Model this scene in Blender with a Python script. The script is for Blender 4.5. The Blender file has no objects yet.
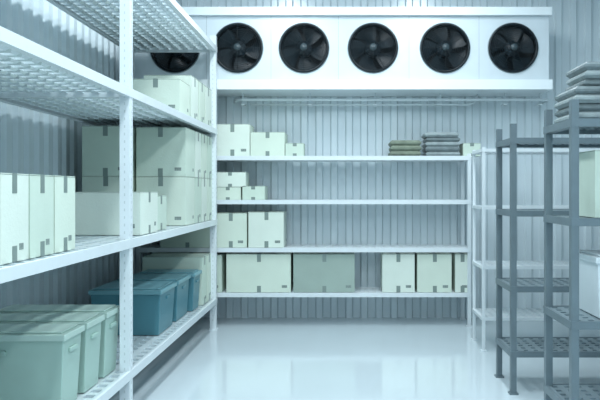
import bpy, math, random
from mathutils import Vector
random.seed(7)
S=bpy.context.scene
C=bpy.context.collection
F=667.0; H=1.54

# ---------------------------------------------------------------- materials
def mat(name,col,rough=0.5,metal=0.0,noise=0.0,nscale=8.0,bump=0.0,bscale=40.0,coat=0.0,spec=0.5):
    m=bpy.data.materials.new(name); m.use_nodes=True
    nt=m.node_tree; b=nt.nodes['Principled BSDF']
    b.inputs['Roughness'].default_value=rough; b.inputs['Metallic'].default_value=metal
    b.inputs['Specular IOR Level'].default_value=spec
    b.inputs['Coat Weight'].default_value=coat
    tc=nt.nodes.new('ShaderNodeTexCoord')
    if noise>0:
        n=nt.nodes.new('ShaderNodeTexNoise'); n.inputs['Scale'].default_value=nscale; n.inputs['Detail'].default_value=4
        nt.links.new(tc.outputs['Object'],n.inputs['Vector'])
        r=nt.nodes.new('ShaderNodeValToRGB')
        r.color_ramp.elements[0].position=0.3; r.color_ramp.elements[1].position=0.7
        r.color_ramp.elements[0].color=[c*(1-noise) for c in col]+[1]
        r.color_ramp.elements[1].color=[min(1,c*(1+noise)) for c in col]+[1]
        nt.links.new(n.outputs['Fac'],r.inputs['Fac']); nt.links.new(r.outputs['Color'],b.inputs['Base Color'])
    else:
        b.inputs['Base Color'].default_value=list(col)+[1]
    if bump>0:
        n2=nt.nodes.new('ShaderNodeTexNoise'); n2.inputs['Scale'].default_value=bscale
        nt.links.new(tc.outputs['Object'],n2.inputs['Vector'])
        bp=nt.nodes.new('ShaderNodeBump'); bp.inputs['Strength'].default_value=bump; bp.inputs['Distance'].default_value=0.01
        nt.links.new(n2.outputs['Fac'],bp.inputs['Height']); nt.links.new(bp.outputs['Normal'],b.inputs['Normal'])
    return m
M_wall=mat('wall_panel_paint',(0.655,0.745,0.785),0.25,0.05,0.04,1.5)
M_ceil=mat('ceiling_paint',(0.75,0.81,0.84),0.6,0,0.03,2)
M_floor=mat('epoxy_floor',(0.57,0.66,0.70),0.10,0,0.04,0.9,0.03,3.0,spec=.6)
M_white=mat('white_powdercoat',(0.70,0.77,0.80),0.35,0,0.03,5)
M_deck=mat('galvanised_deck',(0.66,0.745,0.775),0.28,0.3,0.06,9)
M_slot=mat('slot_shadow',(0.54,0.61,0.63),0.6,0,0.03,5)
M_grey=mat('grey_steel',(0.155,0.205,0.23),0.4,0.3,0.06,9)
M_greydeck=mat('grey_steel_deck',(0.23,0.295,0.325),0.4,0.3,0.06,9)
M_house=mat('evaporator_housing_paint',(0.61,0.685,0.725),0.35,0.1,0.04,3)
M_lip=mat('evaporator_trim_paint',(0.78,0.85,0.875),0.3,0,0.02,3)
M_fan=mat('fan_black_plastic',(0.004,0.009,0.013),0.4,0,0.1,8,spec=.3)
M_blade=mat('fan_blade_plastic',(0.010,0.020,0.028),0.4,0,0.1,8,spec=.35)
M_wire=mat('fan_guard_wire',(0.008,0.015,0.019),0.45,0.0,0.05,8,spec=.3)
M_badge=mat('fan_badge_plastic',(0.04,0.06,0.07),0.4,0.0,0.05,8)
M_rim=mat('fan_rim_grey',(0.20,0.25,0.27),0.35,0.2,0.05,8)
M_card=[mat('mint_cardboard_a',(0.62,0.715,0.62),0.75,0,0.05,3,0.15,60),
        mat('mint_cardboard_b',(0.56,0.67,0.58),0.75,0,0.05,3,0.15,60),
        mat('mint_cardboard_c',(0.67,0.755,0.68),0.75,0,0.05,3,0.15,60)]
M_cardolive=mat('olive_cardboard',(0.33,0.42,0.375),0.75,0,0.06,3,0.15,60)
M_tape=mat('packing_tape',(0.20,0.26,0.24),0.35,0,0.05,20)
M_seam=mat('box_seam',(0.14,0.18,0.16),0.8,0,0.05,20)
M_label=mat('label_print',(0.22,0.28,0.26),0.7,0,0.2,60)
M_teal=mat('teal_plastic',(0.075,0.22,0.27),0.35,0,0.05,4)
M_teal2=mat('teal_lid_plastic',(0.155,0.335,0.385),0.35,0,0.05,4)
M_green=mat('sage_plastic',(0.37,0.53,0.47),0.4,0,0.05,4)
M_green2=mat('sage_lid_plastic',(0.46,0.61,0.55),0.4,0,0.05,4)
M_whitebin=mat('white_plastic',(0.66,0.74,0.77),0.4,0,0.03,4)
M_sack=mat('grey_film_pack',(0.15,0.19,0.20),0.35,0,0.2,14,0.5,20)
M_sack2=mat('pale_film_pack',(0.27,0.325,0.335),0.35,0,0.2,14,0.5,20)
M_pipe=mat('pipe_insulation',(0.66,0.74,0.77),0.4,0,0.03,6)
M_olive=mat('olive_pack',(0.17,0.21,0.16),0.6,0,0.2,14,0.3,20)

# ---------------------------------------------------------------- mesh builder
class MB:
    def __init__(s): s.v=[];s.f=[];s.m=[];s.mats=[];s.sm=[]
    def mi(s,m):
        if m not in s.mats: s.mats.append(m)
        return s.mats.index(m)
    def add(s,vs,fs,m,smooth=False):
        o=len(s.v); s.v+= [tuple(v) for v in vs]; k=s.mi(m)
        for f in fs: s.f.append([i+o for i in f]); s.m.append(k); s.sm.append(smooth)
    def box(s,x0,x1,y0,y1,z0,z1,m):
        vs=[(x0,y0,z0),(x1,y0,z0),(x1,y1,z0),(x0,y1,z0),(x0,y0,z1),(x1,y0,z1),(x1,y1,z1),(x0,y1,z1)]
        s.add(vs,[(0,3,2,1),(4,5,6,7),(0,1,5,4),(1,2,6,5),(2,3,7,6),(3,0,4,7)],m)
    def taper(s,x0,x1,y0,y1,z0,z1,t,m):
        vs=[(x0+t,y0+t,z0),(x1-t,y0+t,z0),(x1-t,y1-t,z0),(x0+t,y1-t,z0),(x0,y0,z1),(x1,y0,z1),(x1,y1,z1),(x0,y1,z1)]
        s.add(vs,[(0,3,2,1),(4,5,6,7),(0,1,5,4),(1,2,6,5),(2,3,7,6),(3,0,4,7)],m)
    def tube(s,pts,r,m,n=10):
        P=[Vector(p) for p in pts]; rings=[]
        for i,p in enumerate(P):
            d=(P[min(i+1,len(P)-1)]-P[max(i-1,0)]).normalized()
            a=d.cross(Vector((0,0,1)))
            if a.length<1e-3: a=d.cross(Vector((0,1,0)))
            a.normalize(); b=d.cross(a)
            rings.append([p+(a*math.cos(2*math.pi*k/n)+b*math.sin(2*math.pi*k/n))*r for k in range(n)])
        vs=[q for rr in rings for q in rr]; fs=[]
        for i in range(len(P)-1):
            for k in range(n): fs.append((i*n+k,i*n+(k+1)%n,(i+1)*n+(k+1)%n,(i+1)*n+k))
        fs.append(tuple(range(n))[::-1]); fs.append(tuple((len(P)-1)*n+k for k in range(n)))
        s.add(vs,fs,m,True)
    def torus(s,cx,cy,cz,R,r,m,n=40,k=6):
        vs=[];fs=[]
        for i in range(n):
            a=2*math.pi*i/n
            for j in range(k):
                b=2*math.pi*j/k; rr=R+r*math.cos(b)
                vs.append((cx+rr*math.cos(a),cy+r*math.sin(b),cz+rr*math.sin(a)))
        for i in range(n):
            for j in range(k): fs.append((i*k+j,((i+1)%n)*k+j,((i+1)%n)*k+(j+1)%k,i*k+(j+1)%k))
        s.add(vs,fs,m,True)
    def obj(s,name,bevel=0,parent=None):
        me=bpy.data.meshes.new(name); me.from_pydata(s.v,[],s.f); me.update()
        for m in s.mats: me.materials.append(m)
        for i,p in enumerate(me.polygons): p.material_index=s.m[i]; p.use_smooth=s.sm[i]
        xs=[v.co for v in me.vertices]
        c=Vector(((min(v.x for v in xs)+max(v.x for v in xs))/2,(min(v.y for v in xs)+max(v.y for v in xs))/2,min(v.z for v in xs)))
        for v in me.vertices: v.co-=c
        o=bpy.data.objects.new(name,me); o.location=c; C.objects.link(o)
        if bevel>0:
            b=o.modifiers.new('bevel','BEVEL'); b.width=bevel; b.segments=2; b.limit_method='ANGLE'; b.angle_limit=math.radians(50)
        if parent: o.parent=parent
        return o

# ---------------------------------------------------------------- room
XL,XR,YB,YF,ZC=-2.60,3.25,8.05,-2.6,4.25
b=MB(); b.box(XL-.1,XR+.1,YF-.1,YB+.1,-.1,0,M_floor); b.obj('floor')
b=MB(); b.box(XL-.1,XR+.1,YF-.1,YB+.1,ZC,ZC+.1,M_ceil); b.obj('ceiling')
def ribbed(name,axis,pos,a0,a1,sgn,period=0.18,depth=0.034):
    prof=[];a=a0
    while a<a1:
        for u,d in ((0,0),(.080,0),(.098,1),(.162,1)):
            if a+u<=a1: prof.append((a+u,d*depth))
        a+=period
    prof.append((a1,0))
    vs=[];fs=[]
    for u,d in prof:
        for z in (0,ZC):
            vs.append((u,pos+sgn*d,z) if axis=='x' else (pos+sgn*d,u,z))
    n=len(prof)
    for i in range(n-1): fs.append((2*i,2*i+2,2*i+3,2*i+1))
    o=len(vs)
    for u in (a0,a1):
        for z in (0,ZC):
            vs.append((u,pos-sgn*.08,z) if axis=='x' else (pos-sgn*.08,u,z))
    fs+=[(o,o+2,o+3,o+1),(0,1,o+1,o),(2*n-2,2*n-1,o+3,o+2)]
    m=MB(); m.add(vs,fs,M_wall); m.obj(name)
ribbed('wall_back','x',YB,XL,XR,-1)
ribbed('wall_left','y',XL,YF,YB,1)
ribbed('wall_right','y',XR,YF,YB,-1)
ribbed('wall_front','x',YF,XL,XR,1)

# ---------------------------------------------------------------- racks
def deck(mb,x0,x1,y0,y1,zt,m,cell=0.075,fr=0.27,t=0.006,flare=0.012):
    nx=max(1,round((x1-x0)/cell)); ny=max(1,round((y1-y0)/cell))
    dx=(x1-x0)/nx; dy=(y1-y0)/ny
    for i in range(nx):
        for j in range(ny):
            ax=x0+i*dx; ay=y0+j*dy
            o=[(ax,ay),(ax+dx,ay),(ax+dx,ay+dy),(ax,ay+dy)]
            hx=dx*fr; hy=dy*fr
            h=[(ax+hx,ay+hy),(ax+dx-hx,ay+hy),(ax+dx-hx,ay+dy-hy),(ax+hx,ay+dy-hy)]
            vs=[(p[0],p[1],zt) for p in o]+[(p[0],p[1],zt) for p in h]+[(p[0],p[1],zt-t) for p in o]+[(p[0],p[1],zt-t-flare) for p in h]
            fs=[]
            for k in range(4):
                q=(k+1)%4
                fs+=[(k,q,4+q,4+k),(8+q,8+k,12+k,12+q),(4+k,4+q,12+q,12+k)]
            mb.add(vs,fs,m)
def post(mb,x,y,z1,m,w=.06,slots=None):
    h=w/2
    mb.box(x-h,x+h,y-h,y+h,0.012,z1,m)
    mb.box(x-h-.012,x+h+.012,y-h-.012,y+h+.012,0,0.012,m)
    if not slots: return
    z=.1
    while z<z1-.05:
        mb.box(x-.004,x+.004,y-h-.0008,y-h,z,z+.018,slots)
        mb.box(x+h,x+h+.0008,y-.004,y+.004,z,z+.018,slots)
        mb.box(x-h-.0008,x-h,y-.004,y+.004,z,z+.018,slots)
        z+=.05
def rack(name,x0,x1,ys,levels,top,mp,md,beam=.055,w=.06,cell=.075,slots=None,fr=.27,flare=.012):
    mb=MB(); xs=[x0,x1]
    h=w/2
    for x in xs:
        px=min(max(x,x0+h),x1-h)
        for y in ys:
            py=min(max(y,ys[0]+h),ys[-1]-h)
            post(mb,px,py,top,mp,w,slots)
    Y0,Y1=ys[0],ys[-1]
    for z in levels:
        mb.box(x0-.004,x0+.014,Y0,Y1,z-beam,z+.004,mp); mb.box(x0+.014,x0+.04,Y0,Y1,z-beam,z-beam+.005,mp)
        mb.box(x1-.014,x1+.004,Y0,Y1,z-beam,z+.004,mp); mb.box(x1-.04,x1-.014,Y0,Y1,z-beam,z-beam+.005,mp)
        mb.box(x0,x1,Y0-.004,Y0+.014,z-beam,z+.004,mp); mb.box(x0,x1,Y0+.014,Y0+.04,z-beam,z-beam+.005,mp)
        mb.box(x0,x1,Y1-.014,Y1+.004,z-beam,z+.004,mp)
        for y in ys[1:-1]:
            mb.box(x0,x1,y-.02,y+.02,z-beam,z-.02,mp)
        deck(mb,x0+.014,x1-.014,Y0+.014,Y1-.014,z,md,cell,fr,flare=flare)
    return mb.obj(name)
LX0,LX1=-2.40,-1.42
LL=[.34,1.21,2.21,3.12]
rack('storage_rack',LX0,LX1,[1.40,4.43,7.40],LL,3.24,M_white,M_deck,w=.066,slots=M_slot,cell=.105,fr=.22,flare=.024)
BL=[.38,.885,1.425,1.92]
rack('storage_rack',-2.35,1.42,[7.50,7.96],BL,1.95,M_white,M_white,beam=.045,w=.04,cell=.09)
RLv=[.32,.81,1.38,1.93]
RX0,RX1=1.25,3.0
rack('storage_rack',RX0,RX1,[3.68,4.19],RLv,2.04,M_grey,M_greydeck,beam=.04,w=.042)
rack('storage_rack',RX0,RX1,[5.02,5.52],RLv,2.04,M_grey,M_greydeck,beam=.04,w=.042)
rack('storage_rack',RX0+.06,RX1,[6.36,6.86],RLv,1.95,M_white,M_white,beam=.025,w=.028)

# ---------------------------------------------------------------- boxes
def carton(x0,x1,y0,y1,z0,h,axis='y',col=None,label=True):
    mb=MB(); m=col or random.choice(M_card)
    j=lambda:random.uniform(-.006,.006)
    x0+=.004;x1-=.004;y0+=.004;y1-=.004
    mb.box(x0,x1,y0,y1,z0,z0+h,m)
    o=mb
    e=.0012; z1=z0+h; tw=.022
    cx=(x0+x1)/2+j(); cy=(y0+y1)/2+j(); dn=min(.09,h*.25)
    if axis=='y':
        o.box(cx-tw,cx+tw,y0-e,y1+e,z1,z1+e,M_tape)
        for yy0,yy1 in ((y0-e,y0),(y1,y1+e)):
            o.box(cx-tw,cx+tw,yy0,yy1,z1-dn,z1,M_tape); o.box(cx-tw,cx+tw,yy0,yy1,z0,z0+dn*.8,M_tape)
    else:
        o.box(x0-e,x1+e,cy-tw,cy+tw,z1,z1+e,M_tape)
        for xx0,xx1 in ((x0-e,x0),(x1,x1+e)):
            o.box(xx0,xx1,cy-tw,cy+tw,z1-dn,z1,M_tape); o.box(xx0,xx1,cy-tw,cy+tw,z0,z0+dn*.8,M_tape)
    o.box(x0-.0008,x1+.0008,y0-.0008,y1+.0008,z1-.006,z1-.004,M_seam)
    if label and h>.3:
        lx=x1-.07
        o.box(lx-.03,lx+.03,y0-.001,y0,z0+.05,z0+.08,M_label)
        o.box(x1,x1+.001,y1-.09,y1-.05,z0+.05,z0+.08,M_label)
    return mb.obj('cardboard_box')
def bin_(x0,x1,y0,y1,z0,h,mb_,ml,name='plastic_storage_bin'):
    mb=MB(); L=.035
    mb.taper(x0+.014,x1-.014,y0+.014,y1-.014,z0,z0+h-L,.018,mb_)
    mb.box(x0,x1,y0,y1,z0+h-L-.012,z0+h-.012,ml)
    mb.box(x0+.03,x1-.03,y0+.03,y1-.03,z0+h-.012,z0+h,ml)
    zc=z0+h*.74
    mb.box((x0+x1)/2-.055,(x0+x1)/2+.055,y0+.004,y0+.02,zc-.012,zc+.012,mb_)
    mb.box(x1-.02,x1-.004,(y0+y1)/2-.05,(y0+y1)/2+.05,zc-.012,zc+.012,mb_)
    return mb.obj(name,bevel=.005)
def packs(x0,x1,y0,y1,z0,n,th,m1,m2,name='stack_of_flat_packs'):
    mb=MB(); z=z0
    for i in range(n):
        a=random.uniform(-.012,.012); c=random.uniform(-.012,.012)
        mm=m1 if i%2 else m2
        q=th*.35
        X0,X1,Y0,Y1=x0+.015+a,x1-.015+a,y0+.015+c,y1-.015+c
        vs=[];R=[(0,.018),(q,.0),(th-q-.002,.0),(th-.002,.02)]
        for dz,ins in R:
            vs+=[(X0+ins,Y0+ins,z+dz),(X1-ins,Y0+ins,z+dz),(X1-ins,Y1-ins,z+dz),(X0+ins,Y1-ins,z+dz)]
        fs=[(3,2,1,0),(12,13,14,15)]
        for k in range(3):
            for w in range(4): fs.append((k*4+w,k*4+(w+1)%4,k*4+4+(w+1)%4,k*4+4+w))
        mb.add(vs,fs,mm)
        z+=th-.002
    return mb.obj(name,bevel=.006)

# left rack: bottom shelf
z=LL[0]+.005
for y0,y1 in ((3.57,3.85),(3.89,4.17),(4.21,4.49)):
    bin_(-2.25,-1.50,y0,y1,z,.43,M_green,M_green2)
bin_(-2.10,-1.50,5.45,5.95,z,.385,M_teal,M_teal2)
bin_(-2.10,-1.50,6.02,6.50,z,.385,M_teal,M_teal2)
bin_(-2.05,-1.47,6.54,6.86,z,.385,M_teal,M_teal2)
carton(-2.1,-1.47,6.90,7.12,z,.50,'x')
carton(-2.1,-1.47,7.14,7.36,z,.50,'x')
# shelf 2
z=LL[1]+.005
yy=1.80
for k in range(7):
    carton(-1.95,-1.49,yy,yy+.265,z,.40,'x',M_card[(k*2)%3]); yy+=.272
carton(-1.98,-1.47,4.80,5.25,z,.31,'x',M_card[2])
carton(-1.93,-1.50,5.3,5.62,z,.28,'x',M_card[1])
for i,(y0,y1) in enumerate(((6.12,6.5),(6.52,6.8),(6.82,7.08),(7.10,7.35))):
    for lv in range(2):
        carton(-1.92,-1.46,y0,y1,z+lv*.452,.45,'x' if i else 'y',M_card[(i+lv)%3])
for lv in range(2):
    carton(-2.37,-1.94,6.0,6.45,z+lv*.452,.45,'y',M_card[lv])
# shelf 3
z=LL[2]+.005
carton(-1.9,-1.46,5.9,6.28,z,.31,'y',M_card[0])
carton(-2.34,-1.93,6.0,6.4,z,.31,'y',M_card[1])
carton(-1.92,-1.46,6.35,6.66,z,.42,'x',M_card[2])
carton(-1.92,-1.46,6.68,6.98,z,.42,'x',M_card[0])
carton(-1.92,-1.46,7.0,7.32,z,.42,'x',M_card[2])

# back rack  (front y 7.5)
YBF=7.53; P=F/YBF
def bb(px0,px1,top,lvl,dep=.38,base=None,axis='y',col=None,yo=0,label=True):
    z0=BL[lvl]+.005 if base is None else base
    p=F/(YBF+yo)
    zt=H+(190-top)/p
    return carton((px0-345)/p,(px1-345)/p,YBF+yo,min(YBF+yo+dep,7.93),z0,zt-z0,axis,col,label)
bb(214,250,124,3,col=M_card[2]); bb(250,285,132,3,col=M_card[0]); bb(285,304,143,3,.28,col=M_card[1])
bb(463,481,143,3,.28,col=M_card[1])
z3=BL[3]+.005
packs((389-345)/P,(423-345)/P,YBF,YBF+.36,z3,3,.062,M_olive,M_olive)
packs((424-345)/P,(461-345)/P,YBF,YBF+.38,z3,5,.056,M_sack,M_sack2)
o=bb(214,241,187,2,.3,col=M_card[0])
bb(214,246,172,2,.3,base=BL[2]+.005+(o.dimensions.z)+.002,col=M_card[2],label=False)
bb(242,265,186,2,.3,col=M_card[1])
bb(160,214,222,1,col=M_card[1]); bb(215,247,213,1,col=M_card[0]); bb(248,284,212,1,col=M_card[2])
bb(150,222,255,0,col=M_card[1]); bb(226,291,254,0,col=M_card[0]); bb(293,355,254,0,col=M_cardolive)
bb(382,415,254,0,col=M_card[2]); bb(417,452,254,0,col=M_card[0]); bb(455,471,254,0,.3,col=M_card[2])
# right rack rows
packs(1.28,1.85,3.74,4.14,RLv[3]+.005,4,.05,M_sack,M_sack2)
packs(1.34,1.85,3.76,4.12,RLv[3]+.005+4*.048,3,.05,M_sack2,M_sack)
carton(1.40,1.85,3.74,4.1,RLv[2]+.005,.38,'y',M_card[1])
bin_(1.40,1.95,3.72,4.12,RLv[1]+.005,.36,M_whitebin,M_whitebin)

# ---------------------------------------------------------------- evaporator
ev=bpy.data.objects.new('evaporator_unit',None); C.objects.link(ev)
UY=7.50; q=F/UY; UB=YB-.045
fx=[(p-345)/q for p in (175,238,304,373,445,513)]
fz=H+(190-48)/q; FR=.275
ux0,ux1=(135-345)/q,(548-345)/q
uz0,uz1=H+(190-80)/q,H+(190-16)/q
hm=MB()
bnd=[ux0]+[(a+c)/2 for a,c in zip(fx[:-1],fx[1:])]+[ux1]
for i,cx in enumerate(fx):
    a0,a1=bnd[i],bnd[i+1]
    angs=sorted([2*math.pi*k/56 for k in range(56)]+[math.atan2(zz-fz,xx-cx)%(2*math.pi) for xx in (a0,a1) for zz in (uz0,uz1)])
    vs=[];fs=[];n=len(angs)
    for a in angs:
        c,s=math.cos(a),math.sin(a)
        ts=[]
        if c>1e-9: ts.append((a1-cx)/c)
        if c<-1e-9: ts.append((a0-cx)/c)
        if s>1e-9: ts.append((uz1-fz)/s)
        if s<-1e-9: ts.append((uz0-fz)/s)
        t=min(ts)
        vs+=[(cx+c*t,UY,fz+s*t),(cx+c*FR,UY,fz+s*FR),(cx+c*FR,UY+.2,fz+s*FR)]
    for k in range(n):
        w=(k+1)%n
        fs.append((3*k,3*w,3*w+1,3*k+1))
    hm.add(vs,fs,M_house)
    hm.add(vs,[(3*k+1,3*((k+1)%n)+1,3*((k+1)%n)+2,3*k+2) for k in range(n)],M_fan,True)
    hm.box(a0+.001,a1-.001,UY+.2,UY+.205,uz0,uz1,M_fan)
hm.box(ux0,ux1,UY+.001,UB,uz1,uz1+.02,M_house)
hm.box(ux0,ux1,UY+.001,UB,uz0-.02,uz0,M_house)
hm.box(ux0-.01,ux0,UY,UB,uz0-.02,uz1+.02,M_house); hm.box(ux1,ux1+.01,UY,UB,uz0-.02,uz1+.02,M_house)
hm.box(ux0-.02,ux1+.03,UY-.07,UY+.02,uz0-.115,uz0-.005,M_lip)
hm.box(ux0-.02,ux1+.03,UY+.02,UB,uz0-.115,uz0-.095,M_lip)
hm.box(ux0-.02,ux1+.03,UY-.05,UY+.02,uz1+.0,uz1+.09,M_lip)
for a in bnd[1:-1]: hm.box(a-.0012,a+.0012,UY-.001,UY,uz0,uz1,M_rim)
hm.obj('housing',parent=ev)
for i,cx in enumerate(fx):
    f=MB(); y=UY
    f.torus(cx,y-.003,fz,FR+.006,.006,M_rim,56,8)
    f.torus(cx,y-.012,fz,FR-.010,.014,M_fan,56,8)
    for k in range(10):
        R=.05+k*.0215; dome=.045*math.cos(R/FR*math.pi/2)
        f.torus(cx,y-.015-dome,fz,R,.0028,M_wire,48,5)
    for k in range(12):
        a=2*math.pi*k/12
        pts=[]
        for R in (.04,.10,.16,.22,.265):
            dome=.045*math.cos(R/FR*math.pi/2); pts.append((cx+R*math.cos(a),y-.013-dome,fz+R*math.sin(a)))
        f.tube(pts,.003,M_wire,5)
    f.tube([(cx,y-.066,fz),(cx,y-.056,fz)],.04,M_badge,24)
    f.tube([(cx,y+.02,fz),(cx,y+.12,fz)],.085,M_blade,28)
    f.tube([(cx,y+.12,fz),(cx,y+.198,fz)],.06,M_fan,20)
    ph=random.random()*1.2
    for k in range(5):
        base=2*math.pi*k/5+ph; vs=[];fs=[];nr,nc=6,5
        for a in range(nr):
            r=.075+(.255-.075)*a/(nr-1)
            half=math.radians(24+8*a/(nr-1)); sweep=math.radians(16)*(a/(nr-1))**1.5
            for c in range(nc):
                u=c/(nc-1)*2-1
                an=base+sweep+half*u
                vs.append((cx+r*math.cos(an),y+.08+.032*u+.008*(u*u),fz+r*math.sin(an)))
        for a in range(nr-1):
            for c in range(nc-1): fs.append((a*nc+c,a*nc+c+1,(a+1)*nc+c+1,(a+1)*nc+c))
        f.add(vs,fs,M_blade,True)
    f.obj('fan_%d'%(i+1),parent=ev)
pp=MB(); zp=2.585; yp=7.72
def xat(px,y): return (px-345)*y/F
pp.tube([(xat(232,yp),yp+.2,zp),(xat(236,yp),yp+.05,zp),(xat(242,yp),yp,zp),(xat(545,yp),yp,zp),(xat(549,yp),yp+.04,zp),(xat(550,yp),yp+.27,zp)],.016,M_pipe)
pp.tube([(xat(250,yp),yp+.1,zp-.045),(xat(470,yp),yp+.1,zp-.045),(xat(476,yp),yp+.1,zp-.02),(xat(480,yp),yp+.1,uz0-.1)],.010,M_pipe)
for px in (243,310,375,440,505,540):
    x=xat(px,yp); pp.tube([(x,yp,zp),(x,yp,uz0-.1)],.007,M_pipe,8)
    pp.box(x-.02,x+.02,yp-.02,yp+.12,zp-.06,zp-.05,M_pipe)
pp.obj('drain_pipe',parent=ev)

# ---------------------------------------------------------------- lights
def lamp(x,y,w,l,pw,col=(0.87,0.955,1.0)):
    m=MB(); m.box(x-w/2-.03,x+w/2+.03,y-l/2-.03,y+l/2+.03,ZC-.06,ZC,M_lip)
    o=m.obj('ceiling_light')
    L=bpy.data.lights.new('ceiling_lamp_light','AREA'); L.shape='RECTANGLE'; L.size=w; L.size_y=l; L.energy=pw; L.color=col
    lo=bpy.data.objects.new('ceiling_lamp_light',L); C.objects.link(lo); lo.parent=o
    lo.location=Vector((x,y,ZC-.065))-o.location
for y in (-1.2,1.2,3.6,6.0):
    for x in (-.8,1.0):
        lamp(x,y,.3,1.5,48)
w=bpy.data.worlds.new('World'); S.world=w; w.use_nodes=True
w.node_tree.nodes['Background'].inputs['Color'].default_value=(.8,.9,.95,1); w.node_tree.nodes['Background'].inputs['Strength'].default_value=.5

# ---------------------------------------------------------------- camera
cd=bpy.data.cameras.new('camera'); cd.sensor_width=36; cd.lens=36*F/600
cd.shift_x=-45/600; cd.shift_y=-10/600
co=bpy.data.objects.new('camera',cd); co.location=(0,0,H); co.rotation_euler=(math.pi/2,0,0); C.objects.link(co); S.camera=co
S.view_settings.view_transform='Standard'
